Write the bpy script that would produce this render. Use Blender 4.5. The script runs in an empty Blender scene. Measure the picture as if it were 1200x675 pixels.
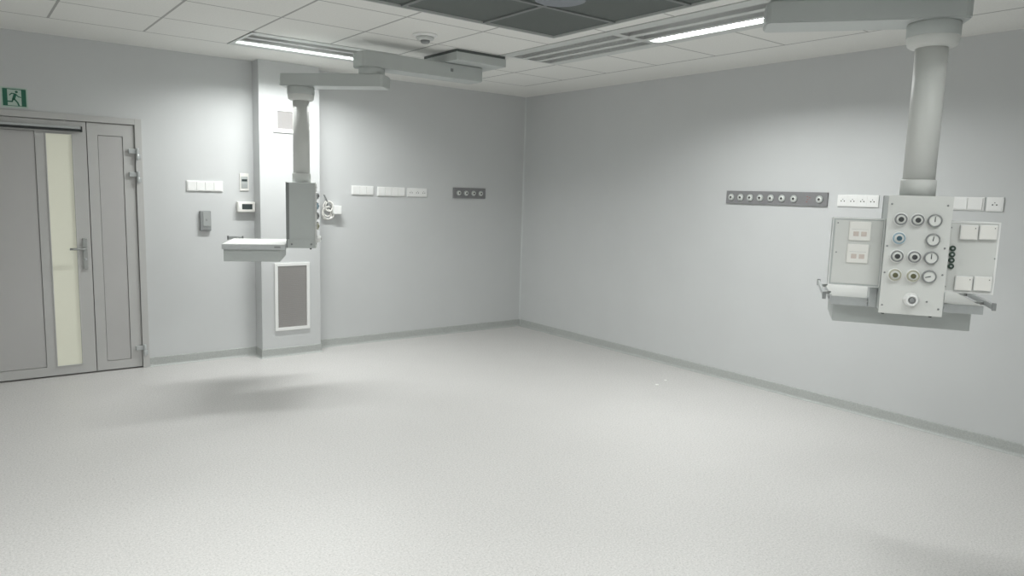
import bpy, bmesh, math, random
from mathutils import Vector, Matrix, Euler

S = bpy.context.scene
COL = S.collection
PI = math.pi
H = 2.689          # ceiling height

# ------------------------------------------------------------------ camera
yaw, pitch, roll, FPX = 0.91296, -0.129729, 0.028855, 850.36
f = Vector((math.cos(yaw)*math.cos(pitch), math.sin(yaw)*math.cos(pitch), math.sin(pitch)))
r0 = Vector((math.sin(yaw), -math.cos(yaw), 0)); u0 = r0.cross(f)
cr, sr = math.cos(roll), math.sin(roll)
rr = cr*r0 + sr*u0; uu = -sr*r0 + cr*u0
cam = bpy.data.cameras.new('camera'); co = bpy.data.objects.new('camera', cam); COL.objects.link(co)
m = Matrix((rr, uu, -f)).transposed().to_4x4(); m.translation = Vector((-5.36015, -6.77334, 1.58142))
co.matrix_world = m
cam.sensor_fit = 'HORIZONTAL'; cam.sensor_width = 36; cam.lens = FPX*36/1200
cam.clip_start = 0.05; cam.clip_end = 60
S.camera = co

# ------------------------------------------------------------------ world / exposure
w = bpy.data.worlds.new('world'); S.world = w; w.use_nodes = True
w.node_tree.nodes['Background'].inputs[0].default_value = (0.8, 0.85, 0.85, 1)
w.node_tree.nodes['Background'].inputs[1].default_value = 0.05
S.view_settings.view_transform = 'Standard'; S.view_settings.look = 'None'
S.view_settings.exposure = 0.0; S.view_settings.gamma = 1.0; S.view_settings.use_curve_mapping = False
TUBE = 28.0        # emission of a lit fluorescent tube
LAMP_W = 34.0      # light thrown down by the reflector of each lit bay
LAMP_C = (.985, 1.0, .99)
LAMP_SPREAD = 148  # degrees, the louvre's cut-off

# ------------------------------------------------------------------ materials
def mat(name, col, rough=0.5, metal=0.0, noise=0.0, nscale=40, bump=0.0, emit=None, es=0.0, spec=0.5):
    mt = bpy.data.materials.new(name); mt.use_nodes = True
    nt = mt.node_tree; b = nt.nodes['Principled BSDF']
    c = (col[0], col[1], col[2], 1)
    b.inputs['Base Color'].default_value = c
    b.inputs['Roughness'].default_value = rough; b.inputs['Metallic'].default_value = metal
    b.inputs['Specular IOR Level'].default_value = spec
    if emit:
        b.inputs['Emission Color'].default_value = (*emit, 1); b.inputs['Emission Strength'].default_value = es
    if noise or bump:
        g = nt.nodes.new('ShaderNodeNewGeometry')
        n = nt.nodes.new('ShaderNodeTexNoise'); n.inputs['Scale'].default_value = nscale; n.inputs['Detail'].default_value = 4
        nt.links.new(g.outputs['Position'], n.inputs['Vector'])
        if noise:
            rp = nt.nodes.new('ShaderNodeValToRGB')
            rp.color_ramp.elements[0].position = .3; rp.color_ramp.elements[1].position = .7
            rp.color_ramp.elements[0].color = (*[x*(1-noise) for x in col], 1)
            rp.color_ramp.elements[1].color = (*[min(1, x*(1+noise)) for x in col], 1)
            nt.links.new(n.outputs['Fac'], rp.inputs['Fac']); nt.links.new(rp.outputs['Color'], b.inputs['Base Color'])
        if bump:
            bp = nt.nodes.new('ShaderNodeBump'); bp.inputs['Strength'].default_value = bump; bp.inputs['Distance'].default_value = .002
            nt.links.new(n.outputs['Fac'], bp.inputs['Height']); nt.links.new(bp.outputs['Normal'], b.inputs['Normal'])
    return mt

M = {}
M['wall'] = mat('wall_paint', (.625, .638, .638), .55, noise=.012, nscale=3, bump=.05)
M['skirt'] = mat('skirting_vinyl', (.46, .478, .462), .5, noise=.12, nscale=120)
M['caulk'] = mat('corner_caulk', (.66, .685, .68), .5)
M['door'] = mat('door_lacquer', (.54, .538, .525), .45, noise=.01, nscale=5)
M['door_panel'] = mat('door_panel_lacquer', (.52, .513, .505), .45, noise=.01, nscale=5)
M['gap'] = mat('door_gap', (.13, .13, .135), .8)
M['frost'] = mat('frosted_glass_glow', (.66, .66, .56), .35, emit=(.76, .77, .63), es=.20)  # weak emission stands in for assumed corridor light behind the pane
M['metal'] = mat('satin_steel', (.42, .43, .42), .35, .7)
M['alu'] = mat('brushed_aluminium', (.55, .57, .57), .4, .6, noise=.03, nscale=60)
M['dark'] = mat('dark_rubber', (.03, .035, .035), .6)
M['white'] = mat('white_plastic', (.88, .885, .87), .4, noise=.01, nscale=8)
M['white_line'] = mat('plastic_joint', (.52, .53, .52), .6)
M['cream'] = mat('cream_plastic', (.87, .86, .82), .4, noise=.01, nscale=8)
M['pink'] = mat('faded_label', (.66, .58, .53), .6)
M['pend'] = mat('pendant_powder_coat', (.52, .548, .535), .42, noise=.01, nscale=8)
M['pend_front'] = mat('pendant_front_panel', (.70, .71, .685), .45, noise=.01, nscale=8)
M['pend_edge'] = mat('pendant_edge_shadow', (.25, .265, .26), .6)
M['mount_gap'] = mat('mount_gap_shade', (.10, .115, .11), .6)  # near-black block paints the shaded gap between mount cover and ceiling
M['grey'] = mat('grey_plastic', (.26, .27, .27), .5, noise=.03, nscale=20)
M['rail'] = mat('anodised_rail', (.24, .24, .245), .5, noise=.04, nscale=30)
M['grille'] = mat('grille_mesh', (.42, .405, .395), .7, noise=.05, nscale=220)
M['lcd'] = mat('dark_display', (.06, .075, .075), .25)
M['gaugeface'] = mat('gauge_face', (.78, .79, .76), .35)
M['blue'] = mat('blue_ring', (.36, .50, .58), .4)
M['olive'] = mat('yellow_grey_ring', (.50, .49, .38), .4)
M['ringgrey'] = mat('grey_ring', (.30, .31, .31), .35, .3)
M['socket_dark'] = mat('socket_core', (.06, .065, .065), .4)
M['socket_blue'] = mat('socket_blue_core', (.05, .12, .16), .4)
M['socket_olive'] = mat('socket_olive_core', (.12, .12, .06), .4)
M['darkgreen'] = mat('dark_green_knob', (.05, .085, .065), .4)
M['green'] = mat('sign_green', (.02, .14, .085), .5)
M['signwhite'] = mat('sign_white', (.50, .62, .55), .5)
M['red'] = mat('red_mark', (.35, .12, .11), .5)
M['lum'] = mat('luminaire_white', (.62, .64, .62), .45)
M['refl'] = mat('luminaire_reflector', (.60, .61, .60), .35, .1)
M['tube_off'] = mat('unlit_tube', (.60, .62, .61), .4)
M['tube_on'] = mat('lit_tube', (.9, .9, .9), .4, emit=(.93, 1.0, .985), es=TUBE)
M['vent'] = mat('vent_mesh', (.105, .12, .113), .55, noise=.10, nscale=260)
M['ventbar'] = mat('vent_divider', (.22, .235, .23), .5)
M['ventdisc'] = mat('vent_bluish_disc', (.24, .26, .29), .4)
M['slot'] = mat('slot_dark', (.03, .03, .03), .8)
M['chip'] = mat('white_chip', (.9, .9, .88), .6)

def ceiling_mat():
    mt = bpy.data.materials.new('ceiling_tiles'); mt.use_nodes = True
    nt = mt.node_tree; N = nt.nodes; L = nt.links; b = N['Principled BSDF']
    b.inputs['Roughness'].default_value = .8
    g = N.new('ShaderNodeNewGeometry'); sp = N.new('ShaderNodeSeparateXYZ'); L.new(g.outputs['Position'], sp.inputs[0])
    def mth(op, a, bb=None, c=None):
        n = N.new('ShaderNodeMath'); n.operation = op
        for i, v in enumerate((a, bb, c)):
            if v is None: continue
            if isinstance(v, (int, float)): n.inputs[i].default_value = v
            else: L.new(v, n.inputs[i])
        return n.outputs[0]
    def axis(o, off, lo, hi, wd):
        t = mth('SUBTRACT', mth('MULTIPLY', o, -1), off)          # distance from band edge
        q = mth('DIVIDE', t, .6); fr = mth('FRACT', q)
        d = mth('MULTIPLY', mth('MINIMUM', fr, mth('SUBTRACT', 1, fr)), .6)
        line = mth('LESS_THAN', d, wd)
        ins = mth('MULTIPLY', mth('GREATER_THAN', t, lo), mth('LESS_THAN', t, hi))
        return line, ins
    lx, ix = axis(sp.outputs['X'], .562, -.008, 5.41, .008)
    ly, iy = axis(sp.outputs['Y'], .678, -.008, 6.01, .0065)
    ins = mth('MULTIPLY', ix, iy)
    ln = mth('MULTIPLY', mth('MAXIMUM', lx, ly), ins)
    n = N.new('ShaderNodeTexNoise'); n.inputs['Scale'].default_value = 90; L.new(g.outputs['Position'], n.inputs['Vector'])
    rp = N.new('ShaderNodeValToRGB'); rp.color_ramp.elements[0].position = .3; rp.color_ramp.elements[1].position = .7
    rp.color_ramp.elements[0].color = (.79, .79, .76, 1); rp.color_ramp.elements[1].color = (.84, .84, .81, 1)
    L.new(n.outputs['Fac'], rp.inputs[0])
    mx = N.new('ShaderNodeMix'); mx.data_type = 'RGBA'; L.new(ln, mx.inputs['Factor'])
    L.new(rp.outputs[0], mx.inputs['A']); mx.inputs['B'].default_value = (.40, .40, .385, 1)
    L.new(mx.outputs['Result'], b.inputs['Base Color'])
    return mt
M['ceiling'] = ceiling_mat()

def floor_mat():
    mt = bpy.data.materials.new('speckled_vinyl'); mt.use_nodes = True
    nt = mt.node_tree; N = nt.nodes; L = nt.links; b = N['Principled BSDF']
    g = N.new('ShaderNodeNewGeometry')
    b.inputs['Roughness'].default_value = .42; b.inputs['Specular IOR Level'].default_value = .35
    n1 = N.new('ShaderNodeTexNoise'); n1.inputs['Scale'].default_value = 95; n1.inputs['Detail'].default_value = 6; n1.inputs['Roughness'].default_value = .8
    n2 = N.new('ShaderNodeTexNoise'); n2.inputs['Scale'].default_value = 1.3; n2.inputs['Detail'].default_value = 3
    v = N.new('ShaderNodeTexVoronoi'); v.inputs['Scale'].default_value = 70
    for q in (n1, n2, v): L.new(g.outputs['Position'], q.inputs['Vector'])
    rp = N.new('ShaderNodeValToRGB'); rp.color_ramp.elements[0].position = .35; rp.color_ramp.elements[1].position = .65
    rp.color_ramp.elements[0].color = (.50, .495, .48, 1); rp.color_ramp.elements[1].color = (.735, .72, .705, 1)
    L.new(n1.outputs['Fac'], rp.inputs[0])
    r2 = N.new('ShaderNodeValToRGB'); r2.color_ramp.elements[0].position = .10; r2.color_ramp.elements[1].position = .16
    r2.color_ramp.elements[0].color = (.62, .62, .61, 1); r2.color_ramp.elements[1].color = (1, 1, 1, 1)
    L.new(v.outputs['Distance'], r2.inputs[0])
    r3 = N.new('ShaderNodeValToRGB'); r3.color_ramp.elements[0].position = .3; r3.color_ramp.elements[1].position = .7
    r3.color_ramp.elements[0].color = (.96, .96, .96, 1); r3.color_ramp.elements[1].color = (1, 1, 1, 1)
    L.new(n2.outputs['Fac'], r3.inputs[0])
    m1 = N.new('ShaderNodeMix'); m1.data_type = 'RGBA'; m1.blend_type = 'MULTIPLY'; m1.inputs['Factor'].default_value = 1
    L.new(rp.outputs[0], m1.inputs['A']); L.new(r2.outputs[0], m1.inputs['B'])
    m2 = N.new('ShaderNodeMix'); m2.data_type = 'RGBA'; m2.blend_type = 'MULTIPLY'; m2.inputs['Factor'].default_value = 1
    L.new(m1.outputs['Result'], m2.inputs['A']); L.new(r3.outputs[0], m2.inputs['B'])
    L.new(m2.outputs['Result'], b.inputs['Base Color'])
    return mt
M['floor'] = floor_mat()

# ------------------------------------------------------------------ mesh helpers
def B(): return bmesh.new()
def box(bm, x0, x1, y0, y1, z0, z1, bev=0, mi=0):
    nb = bmesh.new(); bmesh.ops.create_cube(nb, size=1)
    for v in nb.verts:
        v.co = Vector(((x0+x1)/2+v.co.x*(x1-x0), (y0+y1)/2+v.co.y*(y1-y0), (z0+z1)/2+v.co.z*(z1-z0)))
    if bev: bmesh.ops.bevel(nb, geom=nb.edges[:]+nb.verts[:], offset=bev, segments=2, affect='EDGES', profile=.6)
    for fa in nb.faces: fa.material_index = mi
    _merge(bm, nb); return bm
def _merge(bm, nb):
    me = bpy.data.meshes.new('tmp'); nb.to_mesh(me); nb.free(); bm.from_mesh(me); bpy.data.meshes.remove(me)
def lathe(bm, prof, org=(0, 0, 0), axis='Z', n=32, mi=0):
    """prof: list of (radius, height) revolved about the axis through org."""
    nb = bmesh.new(); rings = []
    for (r, h) in prof:
        ring = []
        for k in range(n):
            a = 2*PI*k/n; c, s = math.cos(a), math.sin(a)
            if axis == 'Z': p = (r*c, r*s, h)
            elif axis == 'Y': p = (r*c, -h, r*s)      # heights go towards -Y (out of a wall)
            else: p = (h, r*c, r*s)
            ring.append(nb.verts.new(Vector(p)+Vector(org)))
        rings.append(ring)
    for a_, b_ in zip(rings, rings[1:]):
        for k in range(n):
            nb.faces.new((a_[k], a_[(k+1) % n], b_[(k+1) % n], b_[k]))
    nb.faces.new(rings[0]); nb.faces.new(rings[-1])
    bmesh.ops.recalc_face_normals(nb, faces=nb.faces[:])
    for fa in nb.faces: fa.smooth = len(fa.verts) == 4; fa.material_index = mi
    _merge(bm, nb); return bm
def tube(bm, pts, r, n=12):
    nb = bmesh.new(); pts = [Vector(p) for p in pts]; rings = []
    prev = None
    for i, p in enumerate(pts):
        d = (pts[min(i+1, len(pts)-1)]-pts[max(i-1, 0)]).normalized()
        if prev is None:
            a = d.orthogonal().normalized()
        else:
            a = (prev-d*prev.dot(d)).normalized()
        prev = a; c = d.cross(a)
        rings.append([nb.verts.new(p+r*(math.cos(2*PI*k/n)*a+math.sin(2*PI*k/n)*c)) for k in range(n)])
    for a_, b_ in zip(rings, rings[1:]):
        for k in range(n): nb.faces.new((a_[k], a_[(k+1) % n], b_[(k+1) % n], b_[k])).smooth = True
    nb.faces.new(rings[0]); nb.faces.new(rings[-1])
    bmesh.ops.recalc_face_normals(nb, faces=nb.faces[:])
    _merge(bm, nb); return bm
def prism(bm, poly, y0, y1):
    """poly in (x, z), extruded between y0 and y1."""
    nb = bmesh.new()
    a_ = [nb.verts.new((x, y0, z)) for x, z in poly]; b_ = [nb.verts.new((x, y1, z)) for x, z in poly]
    nb.faces.new(a_); nb.faces.new(b_[::-1])
    for k in range(len(poly)):
        j = (k+1) % len(poly); nb.faces.new((a_[k], b_[k], b_[j], a_[j]))
    bmesh.ops.recalc_face_normals(nb, faces=nb.faces[:]); _merge(bm, nb); return bm
def slab_poly(bm, poly, z0, z1):
    nb = bmesh.new()
    a_ = [nb.verts.new((x, y, z0)) for x, y in poly]; b_ = [nb.verts.new((x, y, z1)) for x, y in poly]
    nb.faces.new(a_); nb.faces.new(b_[::-1])
    for k in range(len(poly)):
        j = (k+1) % len(poly); nb.faces.new((a_[k], b_[k], b_[j], a_[j]))
    bmesh.ops.recalc_face_normals(nb, faces=nb.faces[:]); _merge(bm, nb); return bm
def frame(bm, x0, x1, y0, y1, z0, z1, t, bev=0):
    """rectangular ring in the XZ plane"""
    box(bm, x0, x1, y0, y1, z1-t, z1, bev); box(bm, x0, x1, y0, y1, z0, z0+t, bev)
    box(bm, x0, x0+t, y0, y1, z0+t, z1-t, bev); box(bm, x1-t, x1, y0, y1, z0+t, z1-t, bev); return bm

def obj(name, bm, mats, parent=None, X=None):
    if X is not None: bm.transform(X)
    me = bpy.data.meshes.new(name); bm.to_mesh(me); bm.free()
    for mm in (mats if isinstance(mats, (list, tuple)) else [mats]): me.materials.append(mm)
    o = bpy.data.objects.new(name, me); COL.objects.link(o)
    if parent: o.parent = parent
    return o
def tag(o, label, cat, group=None):
    o['label'] = label; o['category'] = cat
    if group: o['group'] = group
    return o
def thing(name, label, cat, loc, rz=0, group=None):
    o = bpy.data.objects.new(name, None); COL.objects.link(o); o.empty_display_size = .1
    o.location = loc; o.rotation_euler = (0, 0, rz); return tag(o, label, cat, group)
def struct(name, bm, mats, parent=None):
    o = obj(name, bm, mats, parent)
    if not parent: o['kind'] = 'structure'
    return o
RW = -PI/2      # rotation of things mounted on the right wall

# ================================================================== SETTING
XL, YN = -6.55, -7.65
struct('floor', box(B(), XL-.1, .1, YN-.1, 1.0, -.12, 0), M['floor'])
# back wall with the door opening
DX0, DX1, DZ = -5.452, -4.073, 2.101
bw = B()
box(bw, XL-.1, DX0, 0, .12, 0, H+.2); box(bw, DX1, .12, 0, .12, 0, H+.2); box(bw, DX0, DX1, 0, .12, DZ, H+.2)
struct('wall_back', bw, M['wall'])
struct('wall_right', box(B(), 0, .12, YN-.1, 0, 0, H+.2), M['wall'])
struct('wall_left', box(B(), XL-.12, XL, YN-.1, 0, 0, H+.2), M['wall'])
struct('wall_near', box(B(), XL, 0, YN-.12, YN, 0, H+.2), M['wall'])
PX0, PX1, PY = -3.152, -2.588, -.17
pl_ = struct('wall_pillar', box(B(), PX0, PX1, PY, 0.001, 0, H+.001, .003), M['wall'])
# skirting: vinyl upstand with a coved foot
def skirt(name, path):
    """vinyl upstand swept along a wall line with mitred corners; the room lies to the right of the path"""
    prof = [(0, 0), (.026, 0), (.016, .003), (.009, .010), (.006, .020), (.006, .076), (.003, .082), (0, .082)]
    P = [Vector(q) for q in path]; nb = bmesh.new(); rings = []
    for i, q in enumerate(P):
        ds = []
        if i: ds.append((q-P[i-1]).normalized())
        if i < len(P)-1: ds.append((P[i+1]-q).normalized())
        ns = [Vector((d.y, -d.x)) for d in ds]
        m_ = ns[0] if len(ns) == 1 else (ns[0]+ns[1])/(1+ns[0].dot(ns[1]))
        rings.append([nb.verts.new((q.x+m_.x*d, q.y+m_.y*d, z)) for d, z in prof])
    n = len(prof)
    for a_, b_ in zip(rings, rings[1:]):
        for k in range(n): nb.faces.new((a_[k], a_[(k+1) % n], b_[(k+1) % n], b_[k]))
    nb.faces.new(rings[0]); nb.faces.new(rings[-1][::-1])
    bmesh.ops.recalc_face_normals(nb, faces=nb.faces[:])
    return struct(name, nb, M['skirt'])
skirt('baseboard_back', [(DX1+.001, 0), (PX0, 0), (PX0, PY), (PX1, PY), (PX1, 0), (0, 0)])
skirt('baseboard_right', [(0, -.026), (0, YN)])
# caulk bead down the room corner
bm = B(); slab_poly(bm, [(0, 0), (-.013, 0), (-.007, -.003), (-.003, -.007), (0, -.013)], .082, H)
struct('trim_1', bm, M['caulk'])

# ceiling with openings for the recessed fittings
FX = [(-2.962, -.978, 0), (-1.462, -2.478, RW), (-1.462, -3.678, RW), (-1.462, -4.878, RW)]
FX_ADDED = [(-2.962, -6.378, PI), (-5.062, -6.378, PI), (-4.762, -3.678, PI/2), (-4.762, -4.878, PI/2)]  # unseen luminaires added to lift the room's overall brightness
holes = []
for (x, y, rz) in FX+FX_ADDED:
    hx, hy = (.6, .3) if abs(math.sin(rz)) < .5 else (.3, .6)
    holes.append((x-hx, x+hx, y-hy, y+hy))
VX0, VX1, VY0, VY1 = -4.31, -1.872, -5.11, -2.664
holes.append((VX0, VX1, VY0, VY1))
xs = sorted(set([XL, .0]+[h for q in holes for h in q[:2]])); ys = sorted(set([YN, 0.0]+[h for q in holes for h in q[2:]]))
bm = B()
for i in range(len(xs)-1):
    for j in range(len(ys)-1):
        cx, cy = (xs[i]+xs[i+1])/2, (ys[j]+ys[j+1])/2
        if xs[i+1]-xs[i] < 1e-5 or ys[j+1]-ys[j] < 1e-5: continue
        if any(a < cx < b and c < cy < d for a, b, c, d in holes): continue
        box(bm, xs[i], xs[i+1], ys[j], ys[j+1], H, H+.02)
struct('ceiling', bm, M['ceiling'])
struct('ceiling_slab', box(B(), XL-.1, .1, YN-.1, .1, H+.2, H+.3), M['wall'])

# ---- door: wide leaf (door_1), narrow leaf (door_2), frame (trim_2)
bm = B()
for (a, b, c, d) in [(DX1-.052, DX1, 0, DZ), (DX0, DX0+.052, 0, DZ), (DX0+.052, DX1-.052, DZ-.05, DZ)]:
    box(bm, a, b, -.012, .09, c, d, .003)
box(bm, DX0+.002, DX1-.002, .060, .088, .0, DZ-.002, mi=1)      # dark rebate seen through the gaps
struct('trim_2', bm, [M['door'], M['gap']])
SP = -4.472
def leaf(x0, x1, z0, z1, holes_, y0=.004, y1=.05):
    bm = B(); xs = sorted(set([x0, x1]+[h for q in holes_ for h in q[:2]])); zs = sorted(set([z0, z1]+[h for q in holes_ for h in q[2:]]))
    for i in range(len(xs)-1):
        for j in range(len(zs)-1):
            cx, cz = (xs[i]+xs[i+1])/2, (zs[j]+zs[j+1])/2
            if any(a < cx < b and c < cz < d for a, b, c, d in holes_): continue
            box(bm, xs[i], xs[i+1], y0, y1, zs[j], zs[j+1])
    bmesh.ops.remove_doubles(bm, verts=bm.verts[:], dist=1e-5)
    return bm
pan1 = (-5.285, -4.822, .085, 1.955); gl = (-4.757, -4.568, .080, 1.950); pan2 = (-4.395, -4.213, .085, 1.952)
d1 = struct('door_1', leaf(DX0+.056, SP-.003, .012, DZ-.054, [pan1, gl]), M['door'])
bm = B(); box(bm, pan1[0]+.003, pan1[1]-.003, .009, .04, pan1[2]+.003, pan1[3]-.003, .002)
obj('door_panel', bm, M['door_panel'], d1)
bm = B(); box(bm, pan1[0], pan1[1], .030, .048, pan1[2], pan1[3]); obj('panel_groove', bm, M['gap'], d1)
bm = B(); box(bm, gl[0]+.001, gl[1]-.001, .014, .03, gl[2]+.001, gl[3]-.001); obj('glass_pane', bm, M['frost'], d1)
bm = B(); frame(bm, gl[0], gl[1], -.001, .013, gl[2], gl[3], .008, .002); obj('glazing_bead', bm, M['door'], d1)
bm = B(); box(bm, -5.38, -4.508, -.024, .004, 1.986, 2.006, .003); cl = obj('closer_rail', bm, M['alu'], d1)
bm = B(); box(bm, -5.38, -4.512, -.030, .004, 1.968, 1.985, .002); box(bm, -4.512, -4.503, -.031, .004, 1.966, 2.008, .001); obj('closer_rail_slot', bm, M['dark'], cl)
bm = B(); box(bm, -4.536, -4.502, -.010, .005, .868, 1.122, .006); hp = obj('handle_plate', bm, M['metal'], d1)
bm = B(); lathe(bm, [(.011, 0), (.011, .02), (.009, .022), (.009, .052)], (-4.519, -.009, 1.036), 'Y', 20)
tube(bm, [(-4.519, -.055, 1.036), (-4.545, -.058, 1.036), (-4.60, -.058, 1.038), (-4.632, -.055, 1.038)], .0095); obj('door_handle', bm, M['metal'], hp)
bm = B(); lathe(bm, [(.010, 0), (.010, .006), (.006, .007)], (-4.519, -.009, .95), 'Y', 20); obj('lock_cylinder', bm, M['alu'], hp)
d2 = struct('door_2', leaf(SP+.003, DX1-.056, .012, DZ-.054, [pan2]), M['door'])
bm = B(); box(bm, pan2[0]+.003, pan2[1]-.003, .009, .04, pan2[2]+.003, pan2[3]-.003, .002); obj('door_panel', bm, M['door_panel'], d2)
bm = B(); box(bm, pan2[0], pan2[1], .030, .048, pan2[2], pan2[3]); obj('panel_groove', bm, M['gap'], d2)
for zc in (1.815, 1.625, .155):
    bm = B(); lathe(bm, [(.011, -.048), (.012, -.046), (.012, -.002), (.010, 0), (.012, .002), (.012, .046), (.011, .048)], (-4.112, -.026, zc), 'Z', 20)
    box(bm, -4.178, -4.112, -.020, .004, zc+.002, zc+.040, .004); box(bm, -4.114, -4.084, -.020, -.011, zc-.040, zc-.004, .003)
    obj('hinge', bm, M['alu'], d2)

# ================================================================== CEILING FITTINGS
def luminaire(loc, rz, label, lit, group, blades=False, power=1.0):
    t = thing('ceiling_luminaire', label, 'light', (loc[0], loc[1], H), rz, group)
    bays = [(-.150), (0.0), (.150)]; hw = .052; L2 = .572
    bm = B()                                     # tray: closed housing above the openings and white face around them
    box(bm, -.599, .599, -.299, .299, .075, .09)
    ys_ = [-.299]+[q for b in bays for q in (b-hw, b+hw)]+[.299]
    for k in range(0, len(ys_), 2): box(bm, -.599, .599, ys_[k], ys_[k+1], -.004, .001 if k in (0, len(ys_)-2) else .012)
    for s in (-1, 1): box(bm, min(s*L2, s*.599), max(s*L2, s*.599), -.299, .299, -.0045, .002)
    for s in (-1, 1): box(bm, -.599, .599, min(s*.299, s*.285), max(s*.299, s*.285), 0, .08); box(bm, min(s*.599, s*.585), max(s*.599, s*.585), -.285, .285, 0, .08)
    obj('housing', bm, M['lum'], t)
    for i, b in enumerate(bays):
        bm = B()                                 # curved trough of one bay
        nb = bmesh.new(); prof = [(b-hw, 0), (b-hw+.002, .022), (b-hw+.012, .044), (b-.020, .058), (b+.020, .058), (b+hw-.012, .044), (b+hw-.002, .022), (b+hw, 0)]
        A = [nb.verts.new((-L2, y, z)) for y, z in prof]; C = [nb.verts.new((L2, y, z)) for y, z in prof]
        for k in range(len(prof)-1): nb.faces.new((A[k], A[k+1], C[k+1], C[k])).smooth = True
        nb.faces.new(A); nb.faces.new(C[::-1]); _merge(bm, nb)
        rf = obj('reflector', bm, M['refl'] if i not in lit else M['lum'], t)
        bm = B(); lathe(bm, [(.006, -L2+.01), (.008, -L2+.012), (.008, L2-.012), (.006, L2-.01)], (0, b, .016), 'X', 12)
        obj('tube', bm, M['tube_on'] if i in lit else M['tube_off'], rf)
        if i in lit:
            ld = bpy.data.lights.new('lamp', 'AREA'); ld.shape = 'RECTANGLE'; ld.size = 1.12; ld.size_y = .026
            ld.energy = LAMP_W*power; ld.color = LAMP_C; ld.spread = math.radians(LAMP_SPREAD)
            lo = bpy.data.objects.new('lamp', ld); COL.objects.link(lo); lo.parent = t; lo.location = (0, b, .005)
        if blades:
            bm = B()
            for k in range(27):
                x = -L2+(k+.5)*2*L2/27; box(bm, x-.001, x+.001, b-hw+.001, b+hw-.001, -.002, .003)
            obj('louvre', bm, M['refl'], rf)
    return t
G = 'recessed ceiling luminaires'
luminaire(FX[0], 0, 'recessed luminaire with lit tube above the left ceiling pendant and wall pillar', (2,), G, power=.93)
luminaire(FX[1], RW, 'unlit recessed louvred luminaire nearest the room corner, beside the dark vent', (), G, True)
luminaire(FX[2], RW, 'recessed luminaire with bright tube running towards the right pendant arm', (2,), G, power=1.0)
luminaire(FX[3], RW, 'unlit recessed luminaire above the arm of the right pendant, next to the right wall', (), G)
for q in FX_ADDED: luminaire(q, q[2], 'added lit luminaire outside the view, lifting the overall brightness', (1,), G, power=.56 if q[0] < -4.5 else .37)

t = thing('ceiling_vent', 'large dark grey mesh supply air panel recessed in the white ceiling', 'vent', ((VX0+VX1)/2, (VY0+VY1)/2, H))
hx, hy = (VX1-VX0)/2-.001, (VY1-VY0)/2-.001
bm = B(); box(bm, -hx, hx, -hy, hy, .014, .03); obj('mesh_panel', bm, M['vent'], t)
bm = B()
for s in (-1, 1): box(bm, min(s*hx, s*(hx-.012)), max(s*hx, s*(hx-.012)), -hy, hy, -.002, .014); box(bm, -hx+.012, hx-.012, min(s*hy, s*(hy-.012)), max(s*hy, s*(hy-.012)), -.002, .014)
obj('frame', bm, M['lum'], t)
for k in (1, 2, 3):
    bm = B(); x = hx-.615*k; box(bm, x-.014, x+.014, -hy+.013, hy-.013, .004, .0139); obj('divider', bm, M['ventbar'], t)
    bm = B(); y = hy-.612*k; box(bm, -hx+.013, hx-.013, y-.014, y+.014, .0045, .0138); obj('divider', bm, M['ventbar'], t)
bm = B(); lathe(bm, [(.14, 0), (.15, .004), (.15, .010), (.12, .014)], (hx-.64, hy-.80, -.001), 'Z', 32); obj('cover_plate', bm, M['ventdisc'], t)  # plain blue-grey disc filling in for an unidentified pale patch

t = thing('smoke_detector', 'small round white smoke detector on a ceiling tile above the left pendant arm', 'detector', (-2.60, -2.10, H))
bm = B(); lathe(bm, [(.088, 0), (.090, -.004), (.086, -.012), (.070, -.016)]); obj('base', bm, M['white'], t)
bm = B(); lathe(bm, [(.062, -.016), (.064, -.024), (.058, -.036), (.042, -.040)]); obj('chamber', bm, M['lum'], t)
bm = B(); lathe(bm, [(.034, -.039), (.032, -.054), (.024, -.060)]); obj('sensor_cap', bm, M['grey'], t)

# ================================================================== PENDANTS
def rbox(bm, L0, L1, hw, z0, z1, X, rad=.03):
    """arm box along local x from L0 to L1, rounded ends in plan, transformed by X"""
    pts = []
    for (cx, cy, a0) in [(L1-rad, hw-rad, 0), (L0+rad, hw-rad, 90), (L0+rad, -hw+rad, 180), (L1-rad, -hw+rad, 270)]:
        for k in range(5):
            a = math.radians(a0+k*22.5); pts.append((cx+rad*math.cos(a), cy+rad*math.sin(a)))
    nb = B(); slab_poly(nb, pts, z0, z1)
    ed = [e for e in nb.edges if abs(e.verts[0].co.z-e.verts[1].co.z) < 1e-6]
    bmesh.ops.bevel(nb, geom=ed, offset=.006, segments=2, affect='EDGES')
    nb.transform(X); _merge(bm, nb); return bm
def axis_x(p, ang): return Matrix.Translation(Vector((p[0], p[1], 0))) @ Matrix.Rotation(ang, 4, 'Z')

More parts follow.
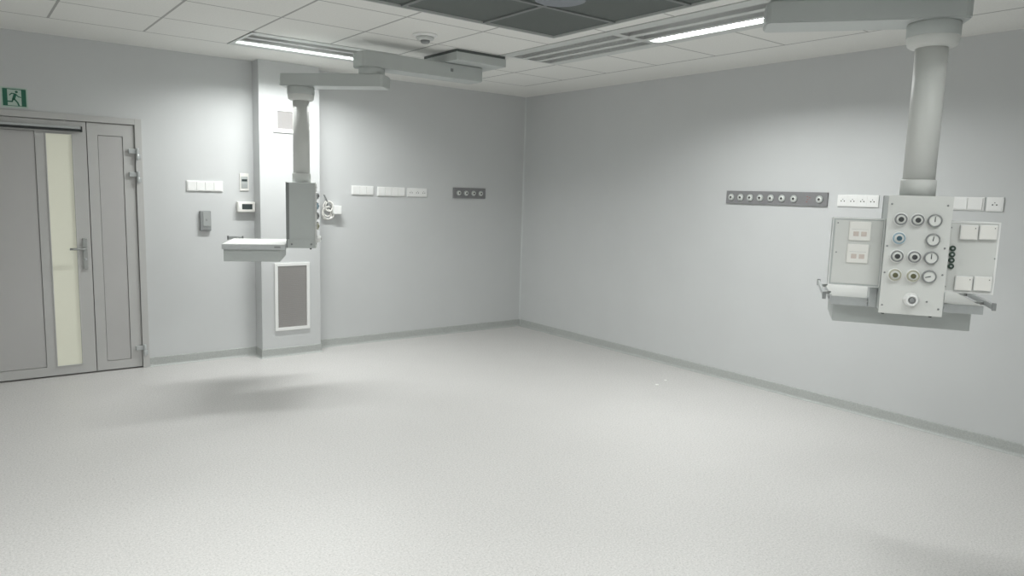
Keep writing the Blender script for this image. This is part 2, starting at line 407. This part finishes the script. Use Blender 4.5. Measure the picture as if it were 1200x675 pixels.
def pendant(label, mount, knuckle, colp, head_ang, side_boxes, over, rails=(-1, 1)):
    """mount/knuckle/colp are (x, y); heights are world heights; the Empty stands at the ceiling mount."""
    t = thing('ceiling_pendant', label, 'medical pendant', (mount[0], mount[1], H), 0, 'articulated ceiling supply pendants')
    T = Matrix.Translation(Vector((-mount[0], -mount[1], -H)))
    P = lambda name, bm, mt, par=t: obj(name, bm, mt, par, T)
    # ceiling mount
    bm = B(); box(bm, mount[0]-.24, mount[0]+.24, mount[1]-.255, mount[1]+.255, 2.603, 2.667, .003); cm = P('mount_cover', bm, M['pend'])
    bm = B(); box(bm, mount[0]-.235, mount[0]+.235, mount[1]-.250, mount[1]+.250, 2.666, H+.0005); P('mount_gap_shade', bm, M['mount_gap'], cm)
    # upper arm, knuckle, lower arm
    d = Vector(knuckle)-Vector(mount); a1 = math.atan2(d.y, d.x); l1 = d.length
    bm = B(); rbox(bm, -.13, l1+.115, .10, 2.488, 2.600, axis_x(mount, a1)); ua = P('upper_arm', bm, M['pend'])
    for sy in (-1, 1):
        bm = B(); box(bm, .171, .196, min(sy*.099, sy*.1025), max(sy*.099, sy*.1025), 2.535, 2.56); bm.transform(axis_x(mount, a1)); P('arm_lock', bm, M['pend_edge'], ua)
    bm = B(); lathe(bm, [(.098, 2.434), (.100, 2.438), (.100, 2.484), (.098, 2.490)], (*knuckle, 0), 'Z', 40); P('knuckle', bm, M['pend_edge' if False else 'pend'])
    d = Vector(knuckle)-Vector(colp); a2 = math.atan2(d.y, d.x); l2 = d.length
    bm = B(); rbox(bm, -over, l2+.12, .10, 2.345, 2.437, axis_x(colp, a2)); P('lower_arm', bm, M['pend'])
    # column
    c = (*colp, 0)
    bm = B(); lathe(bm, [(.100, 2.3455), (.103, 2.340), (.103, 2.290), (.101, 2.288)], c, 'Z', 40); cp = P('column_cap', bm, M['pend'])
    bm = B(); lathe(bm, [(.100, 2.289), (.101, 2.286), (.096, 2.255), (.085, 2.246), (.065, 2.243)], c, 'Z', 40); P('cap_ring', bm, M['pend_front'], cp)
    bm = B(); lathe(bm, [(.063, 2.250), (.063, 1.68)], c, 'Z', 40); cc = P('column', bm, M['pend_front'])
    bm = B(); lathe(bm, [(.068, 1.690), (.070, 1.686), (.070, 1.619)], c, 'Z', 40); P('column_collar', bm, M['pend_front'], cc)
    # head, local: front faces -Y, origin on the column axis
    X = T @ axis_x(colp, head_ang)
    Q = lambda name, bm, mt, par: obj(name, bm, mt, par, X)
    bm = B(); box(bm, -.117, .117, -.104, .106, 1.115, 1.617, .004); hd = Q('head', bm, M['pend'], t)
    bm = B(); box(bm, -.122, .122, -.110, -.1035, 1.110, 1.620, .002); fp = Q('front_panel', bm, M['pend_front'], t)
    bm = B(); box(bm, -.119, .119, .1055, .112, 1.112, 1.619, .002); Q('back_panel', bm, M['pend_edge'], t)
    FY = -.110
    def outlet(x, z, core, ring):
        bm = B(); lathe(bm, [(.029, 0), (.029, .004), (.026, .007)], (x, FY, z), 'Y', 28); o = Q('gas_outlet', bm, M['white'], fp)
        bm = B(); lathe(bm, [(.0245, .006), (.0245, .016), (.0225, .019), (.020, .019), (.0195, .012)], (x, FY, z), 'Y', 28); Q('ring', bm, M[ring], o)
        bm = B(); lathe(bm, [(.0190, .012), (.0185, .0175), (.012, .0185)], (x, FY, z), 'Y', 28); Q('face', bm, M['gaugeface'], o)
        bm = B(); lathe(bm, [(.0105, .018), (.0105, .023), (.006, .024)], (x, FY, z), 'Y', 20); Q('core', bm, M[core], o)
    outlet(-.070, 1.519, 'socket_dark', 'ringgrey'); outlet(-.006, 1.518, 'socket_dark', 'ringgrey')
    outlet(-.070, 1.438, 'socket_blue', 'blue')
    outlet(-.071, 1.361, 'socket_dark', 'ringgrey'); outlet(-.005, 1.361, 'socket_dark', 'ringgrey')
    outlet(-.072, 1.280, 'socket_olive', 'olive'); outlet(-.003, 1.280, 'socket_olive', 'olive')
    for z, tilt in ((1.518, 0), (1.437, -8), (1.361, 0), (1.281, 105)):
        x = .058
        bm = B(); lathe(bm, [(.027, 0), (.0275, .012), (.025, .016), (.022, .016), (.0215, .010)], (x, FY, z), 'Y', 28); g = Q('pressure_gauge', bm, M['ringgrey'], fp)
        bm = B(); lathe(bm, [(.0220, .008), (.0220, .012)], (x, FY, z), 'Y', 28); Q('dial', bm, M['gaugeface'], g)
        a = math.radians(tilt); nb = B(); prism(nb, [(-.0018, -.005), (.0018, -.005), (.0012, .016), (-.0012, .016)], FY-.0145, FY-.013)
        nb.transform(Matrix.Translation((x, 0, z)) @ Matrix.Rotation(a, 4, 'Y').inverted() @ Matrix.Identity(4)); Q('needle', nb, M['socket_dark'], g)
    bm = B(); lathe(bm, [(.031, 0), (.031, .006), (.026, .010), (.025, .030), (.021, .034), (.015, .034), (.014, .020)], (-.001, FY, 1.177), 'Y', 32); k = Q('suction_outlet', bm, M['white'], fp)
    bm = B(); lathe(bm, [(.0125, .020), (.012, .036), (.007, .038)], (-.001, FY, 1.177), 'Y', 20); Q('core', bm, M['ringgrey'], k)
    for x, z in [(-.108, 1.583), (.102, 1.582), (-.112, 1.403), (.106, 1.403), (-.112, 1.288), (.108, 1.290), (-.110, 1.146), (.106, 1.143), (.060, 1.172)]:
        bm = B(); lathe(bm, [(.0042, 0), (.004, .002), (.002, .003)], (x, FY, z), 'Y', 10); Q('screw', bm, M['grey'], fp)
    for x in (-.10, .085):
        bm = B(); lathe(bm, [(.007, 1.111), (.007, 1.103), (.005, 1.101)], (x, -.07, 0), 'Z', 14); Q('foot', bm, M['dark'], hd)
    # shelf, drawer unit, rails, carrying brackets
    bm = B(); box(bm, -.305, .300, .112, .555, 1.128, 1.152, .004)
    yf = .055 if side_boxes else .112
    if side_boxes:
        for s in (-1, 1): box(bm, min(s*.152, s*.302), max(s*.152, s*.302), yf, .1125, 1.128, 1.152, .003)
    sh = Q('shelf', bm, M['pend_front'], t)
    for s in (-1, 1):
        bm = B(); box(bm, min(s*.3052, s*.308), max(s*.3052, s*.308), yf-.004, .555, 1.112, 1.150, .001)
        box(bm, min(s*.152, s*.3056), max(s*.152, s*.3056), yf-.004, yf-.0002, 1.112, 1.150, .001); Q('shelf_lip', bm, M['alu'], sh)
    bm = B(); box(bm, -.3105, -.308, .140, .185, 1.126, 1.138, .001); Q('label_plate', bm, M['ringgrey'], sh)
    bm = B(); box(bm, -.288, .285, .145, .545, 1.020, 1.114, .005); Q('drawer', bm, M['pend'], t)
    for s in rails:
        bm = B(); box(bm, min(s*.333, s*.343), max(s*.333, s*.343), .02 if side_boxes else .49, .60, 1.142, 1.167, .002)
        rl = Q('equipment_rail', bm, M['alu'], t)
        for y in ((.18, .50) if side_boxes else (.53,)):
            bm = B(); lathe(bm, [(.008, 0), (.008, .036)], (s*.300 if s > 0 else -.336, y, 1.150), 'X', 14); Q('stand_off', bm, M['metal'], rl)
        for y in ((.018, .602) if side_boxes else (.488, .602)):
            bm = B(); box(bm, min(s*.330, s*.346), max(s*.330, s*.346), y-.006, y+.006, 1.138, 1.171, .002); Q('end_cap', bm, M['grey'], rl)
        if not side_boxes: continue
        bm = B(); box(bm, min(s*.1172, s*.150), max(s*.1172, s*.150), .02, .111, 1.115, 1.205, .004); br = Q('shelf_bracket', bm, M['alu'], t)
        for y in (.035, .095):
            bm = B(); lathe(bm, [(.005, 0), (.005, .003)], (s*.150-(0 if s > 0 else .003), y, 1.135), 'X', 10); Q('screw', bm, M['grey'], br)
    if not side_boxes:
        bm = B(); box(bm, -.1205, -.117, -.100, .102, 1.112, 1.178, .0012); br = Q('side_bracket', bm, M['pend'], hd)
        for y in (-.075, .070):
            bm = B(); lathe(bm, [(.004, -.004), (.008, -.003), (.008, 0)], (-.1203, y, 1.142), 'X', 12); Q('screw', bm, M['ringgrey'], br)
        bm = B(); box(bm, -.119, -.1168, .088, .104, 1.180, 1.614); Q('edge_strip', bm, M['pend_edge'], hd)
    if side_boxes:
        # left data box and right power box, set back from the front panel
        bm = B(); box(bm, -.330, -.1175, -.030, .06, 1.210, 1.516, .004); lb = Q('side_box', bm, M['pend'], t)
        bm = B(); box(bm, -.318, -.125, -.0325, -.0295, 1.222, 1.506, .001); Q('cover_plate', bm, M['pend_front'], lb)
        bm = B(); frame(bm, -.3295, -.1180, -.0325, -.0295, 1.2105, 1.5155, .004, .001); Q('box_rim', bm, M['white'], lb)
        for (x, z) in [(-.217, 1.4585), (-.2185, 1.3585)]:
            bm = B(); box(bm, x-.044, x+.044, -.041, -.032, z-.042, z+.042, .004); o = Q('data_socket', bm, M['cream'], lb)
            for dx in (-.015, .017):
                bm = B(); box(bm, x+dx-.011, x+dx+.011, -.0425, -.0405, z-.022, z-.002, .001); box(bm, x+dx-.008, x+dx+.008, -.0432, -.042, z-.020, z-.011); Q('port', bm, M['pink'], o)
            bm = B(); box(bm, x-.034, x+.034, -.0418, -.0405, z+.008, z+.009); Q('joint', bm, M['white_line'], o)
        bm = B(); box(bm, .1175, .318, -.030, .06, 1.212, 1.518, .004); rb = Q('side_box', bm, M['pend_front'], t)
        bm = B(); frame(bm, .1180, .318, -.0325, -.0295, 1.212, 1.518, .007, .001); Q('box_rim', bm, M['white'], rb)
        for (x, z) in [(.202, 1.472), (.273, 1.475), (.202, 1.254), (.273, 1.257)]:
            bm = B(); box(bm, x-.033, x+.033, -.046, -.032, z-.031, z+.031, .004); o = Q('power_socket', bm, M['white'], rb)
            bm = B(); box(bm, x-.030, x+.030, -.0475, -.0455, z-.028, z+.028, .001); Q('lid', bm, M['cream'], o)
            bm = B(); lathe(bm, [(.002, 0), (.002, .002)], (x+.022, -.0472, z+.018), 'Y', 8); Q('indicator', bm, M['socket_dark'], o)
        for z in (1.401, 1.375, 1.350, 1.324):
            bm = B(); lathe(bm, [(.012, 0), (.012, .006), (.009, .008)], (.150, -.030, z), 'Y', 20); o = Q('earth_terminal', bm, M['darkgreen'], rb)
            bm = B(); lathe(bm, [(.0045, .007), (.004, .011)], (.150, -.030, z), 'Y', 12); Q('pin', bm, M['alu'], o)
        for (x, z) in [(-.308, 1.492), (-.306, 1.36), (.138, 1.490), (.309, 1.365), (.137, 1.235)]:
            bm = B(); lathe(bm, [(.0035, 0), (.003, .002)], (x, -.0325 if x < 0 else -.030, z), 'Y', 8); Q('screw', bm, M['grey'], lb if x < 0 else rb)
    return t
n212 = math.radians(212)
CR = (-2.10476-math.cos(n212)*.11, -5.37233-math.sin(n212)*.11)
a = math.radians(128)
pendant('large ceiling pendant at right, gas outlets and gauges facing the viewer, white side sockets', (-2.36, -5.86),
        (CR[0]+.566*math.cos(a), CR[1]+.566*math.sin(a)), CR, math.radians(302), True, .12)
pendant('left ceiling pendant seen side-on in front of the wall pillar, shelf reaching left', (-1.93, -1.60),
        (-2.77, -1.60), (-3.17, -1.20), math.radians(65.5), False, .14, (1,))

# ================================================================== BACK WALL THINGS
def plate(bm, w, h, d=.010, bev=.003): return box(bm, -w/2, w/2, -d, 0, -h/2, h/2, bev)
def gang_switch(label, x, z, n, w, h, rz=0, y=0, group='white wall switch and socket plates', rockers=True, sockets=0, name='light_switch', cat='switch', loc=None):
    t = thing(name, label, cat, loc or (x, y, z), rz, group)
    bm = B(); plate(bm, w, h); obj('cover_plate', bm, M['white'], t)
    g = (w-.012)/n
    for i in range(n):
        cx = -w/2+.006+g*(i+.5)
        if sockets:
            bm = B(); box(bm, cx-g*.46, cx+g*.46, -.012, -.0095, -h*.42, h*.42, .0015); s = obj('socket', bm, M['white'], t)
            for dx in (-.012, .012):
                bm = B(); lathe(bm, [(.0045, 0), (.0045, .001)], (cx+dx, -.0119, -.004), 'Y', 10); obj('hole', bm, M['slot'], s)
            bm = B(); lathe(bm, [(.0035, 0), (.0035, .0015)], (cx, -.0119, .010), 'Y', 10); obj('pin', bm, M['grey'], s)
        else:
            bm = B(); box(bm, cx-g*.465, cx+g*.465, -.0155, -.0095, -h*.42, h*.42, .002); obj('rocker', bm, M['white'], t)
    return t
# exit sign: 155 x 140 mm board
t = thing('exit_sign', 'green and white running-man exit sign on the wall above the door', 'sign', (-4.937, 0, 2.192))
bm = B(); box(bm, -.084, .084, -.004, 0, -.074, .074, .001); obj('board', bm, M['signwhite'], t)
bm = B(); box(bm, -.074, -.044, -.0052, -.0038, -.064, .064); box(bm, .044, .074, -.0052, -.0038, -.064, .064)
box(bm, -.044, .044, -.0052, -.0038, .058, .064); box(bm, -.044, .044, -.0052, -.0038, -.064, -.060); obj('green_field', bm, M['green'], t)
bm = B()
def limb(bm, pts, w):
    for (p, q) in zip(pts, pts[1:]):
        p = Vector(p); q = Vector(q); d = (q-p).normalized(); nn = Vector((-d.y, d.x))*w/2; e = d*w*.35
        prism(bm, [tuple(p-e+nn), tuple(q+e+nn), tuple(q+e-nn), tuple(p-e-nn)], -.0055, -.0038)
lathe(bm, [(.009, 0), (.009, .0017)], (.014, -.0038, .042), 'Y', 16)
limb(bm, [(.004, .022), (-.006, -.012)], .019)
limb(bm, [(.006, .027), (-.016, .030), (-.030, .016)], .007)
limb(bm, [(.010, .024), (.024, .008), (.040, .004)], .007)
limb(bm, [(-.008, -.010), (-.016, -.031), (-.046, -.031)], .009)
limb(bm, [(.000, -.012), (.018, -.036), (.026, -.058)], .010)
obj('running_figure', bm, M['green'], t)

gang_switch('long white four-gang switch plate on the back wall, nearest the door', -3.581, 1.566, 4, .305, .092)
gang_switch('white switch plate on the back wall just right of the pillar', -2.068, 1.567, 3, .240, .092)
gang_switch('white switch plate between its two neighbours on the back wall, right of pillar', -1.745, 1.562, 4, .318, .094)
gang_switch('white triple power socket plate on the back wall, nearest the grey outlet rail', -1.437, 1.561, 3, .240, .090, sockets=2, name='power_socket', cat='socket')

t = thing('wall_controller', 'slim grey wall controller below the four-gang switch near the door', 'control panel', (-3.587, 0, 1.262))
bm = B(); box(bm, -.046, .046, -.030, 0, -.088, .088, .005); obj('housing', bm, M['grey'], t)
bm = B(); box(bm, -.022, .040, -.033, -.029, -.045, .080, .003); obj('face_plate', bm, mat('controller_face', (.38, .395, .39), .4), t)
bm = B(); box(bm, 0, .014, -.035, -.032, .0, .018, .001); obj('button', bm, M['ringgrey'], t)
bm = B(); box(bm, -.024, .036, -.032, -.029, -.080, -.062, .001); obj('keyhole_cover', bm, M['ringgrey'], t)

t = thing('room_controller', 'pale upright room controller with small display, above the boxy thermostat', 'control panel', (-3.239, 0, 1.613))
bm = B(); box(bm, -.040, .040, -.010, 0, -.078, .078, .003); obj('cover_plate', bm, M['cream'], t)
bm = B(); box(bm, -.030, .030, -.013, -.009, -.056, .050, .002); pl = obj('face', bm, M['pend'], t)
bm = B(); box(bm, -.024, .024, -.015, -.0125, .006, .026, .001); obj('display', bm, M['lcd'], pl)
for i in (-1, 1):
    for j in (0, 1):
        bm = B(); box(bm, i*.013-.009, i*.013+.009, -.0145, -.0125, -.030-.020*j, -.016-.020*j, .001); obj('button', bm, M['alu'], pl)

t = thing('thermostat', 'white boxy thermostat with a dark display beside the pillar edge', 'thermostat', (-3.236, 0, 1.390))
bm = B(); box(bm, -.078, .078, -.050, 0, -.046, .046, .007); obj('housing', bm, M['cream'], t)
bm = B(); box(bm, -.040, .052, -.053, -.049, -.022, .026, .002); obj('display', bm, M['lcd'], t)
bm = B(); box(bm, -.070, -.048, -.053, -.049, -.020, .020, .002); obj('button', bm, M['white'], t)

def outlet_rail(label, loc, rz, w, h, xs_, extra=None):
    t = thing('gas_outlet_rail', label, 'outlet rail', loc, rz, 'grey wall gas outlet rails')
    bm = B(); box(bm, -w/2, w/2, -.014, 0, -h/2, h/2, .002); rl = obj('rail_plate', bm, M['rail'], t)
    for x in xs_:
        bm = B(); lathe(bm, [(.029, 0), (.029, .008), (.026, .012), (.020, .012), (.019, .008)], (x, -.0138, 0), 'Y', 28); o = obj('gas_outlet', bm, M['pend'], t)
        bm = B(); lathe(bm, [(.0195, .007), (.018, .013), (.012, .014)], (x, -.0138, 0), 'Y', 24); obj('ring', bm, M['gaugeface'], o)
        bm = B(); lathe(bm, [(.0095, .013), (.009, .019), (.005, .020)], (x, -.0138, 0), 'Y', 16); obj('core', bm, M['socket_dark'], o)
    for sx in (-1, 1):
        for sz in (-1, 1):
            bm = B(); lathe(bm, [(.003, 0), (.003, .0015)], (sx*(w/2-.010), -.0138, sz*(h/2-.010)), 'Y', 8); obj('screw', bm, M['ringgrey'], t)
    if extra: extra(t)
    return t
outlet_rail('short grey gas outlet rail with four outlets on the back wall', (-.772, 0, 1.568), 0, .430, .115, [-.145, -.048, .050, .148])

# pillar openings
t = thing('access_panel', 'small square access grille high on the pillar, half behind the pendant column', 'grille', (-2.868, PY, 2.178))
bm = B(); frame(bm, -.156, .156, -.012, 0, -.112, .112, .034, .003); obj('frame', bm, M['white'], t)
bm = B(); box(bm, -.123, .123, -.006, -.001, -.079, .079); obj('grille', bm, mat('access_grille', (.31, .30, .295), .7, noise=.05, nscale=220), t)
t = thing('ventilation_grille', 'tall brown-grey ventilation grille in a white frame low on the pillar', 'grille', (-2.864, PY, .562))
bm = B(); frame(bm, -.170, .166, -.014, 0, -.318, .318, .030, .003); obj('frame', bm, M['white'], t)
bm = B(); box(bm, -.141, .137, -.005, -.001, -.289, .289); gr = obj('grille', bm, M['grille'], t)
bm = B()
for k in range(40):
    z = -.283+k*.0145; box(bm, -.140, .136, -.009, -.005, z-.002, z+.002)
obj('louvre', bm, M['grille'], gr)['kind'] = 'stuff'

# junction box with coiled cable, beyond the pillar
t = thing('junction_box', 'white box with looped white cables on the wall right of the pillar', 'junction box', (-2.365, 0, 1.370))
bm = B(); box(bm, -.040, .042, -.075, -.0, -.040, .042, .006); obj('housing', bm, M['white'], t)
random.seed(3)
for (cx, cz, ra, rb, y, ph) in [(-.085, .01, .045, .075, -.02, .3), (-.080, -.03, .06, .06, -.03, 1.2), (-.075, .035, .038, .048, -.04, 2.2), (-.09, -.045, .05, .05, -.018, .8)]:
    pts = [(cx+ra*math.cos(ph+q*2*PI/28), y-.006*math.sin(q*.7), cz+rb*math.sin(ph+q*2*PI/28)) for q in range(27)]
    bm = B(); tube(bm, pts, .0065, 10); obj('cable', bm, M['cream'], t)
bm = B(); tube(bm, [(-.085, -.02, .075), (-.092, -.018, .10), (-.103, -.012, .125), (-.108, 0.0, .145)], .006, 10); obj('cable', bm, M['grey'], t)
bm = B(); lathe(bm, [(.018, 0), (.018, .03), (.010, .034)], (-.068, 0, .045), 'Y', 16); obj('hook', bm, M['grey'], t)

# ================================================================== RIGHT WALL THINGS
def ys_to_local(yc, ys): return [-(y-yc) for y in ys]
def marks(t):
    for (x, z) in [(.295, .018), (.300, -.004), (.292, -.022), (.316, .010)]:
        bm = B(); box(bm, x-.006, x+.006, -.0148, -.0138, z-.0025, z+.0025); obj('red_mark', bm, M['red'], t)
outlet_rail('long grey gas outlet rail with eight outlets on the right wall', (0, -3.325, 1.603), RW, .925, .108,
            [-.408, -.316, -.222, -.126, -.026, .076, .182, .400], marks)
gang_switch('white four-way power socket strip on right wall beside the eight-outlet rail', 0, 0, 4, .312, .088, rz=RW, loc=(0, -4.022, 1.599), sockets=2, name='power_socket', cat='socket')
gang_switch('white switch plate on the right wall, half hidden behind the right pendant', 0, 0, 3, .285, .088, rz=RW, loc=(0, -4.722, 1.600))
gang_switch('small white double socket on the right wall, right of the pendant', 0, 0, 1, .098, .092, rz=RW, loc=(0, -4.926, 1.600), sockets=2, name='power_socket', cat='socket')

# ================================================================== FLOOR LITTER
for (x, y, s, lab) in [(-.681, -2.775, 1.5, 'tiny white chip on the floor by the right wall, the nearer of two'), (-.504, -2.717, 1.3, 'tiny white chip on the floor by the right wall, the farther of two')]:
    bm = B(); slab_poly(bm, [(-.012*s, -.006*s), (.004*s, -.010*s), (.013*s, .001), (.003, .011*s), (-.009*s, .007*s)], 0, .005)
    o = obj('paint_chip', bm, M['chip']); o.location = (x, y, 0); tag(o, lab, 'debris', 'white chips on the floor')
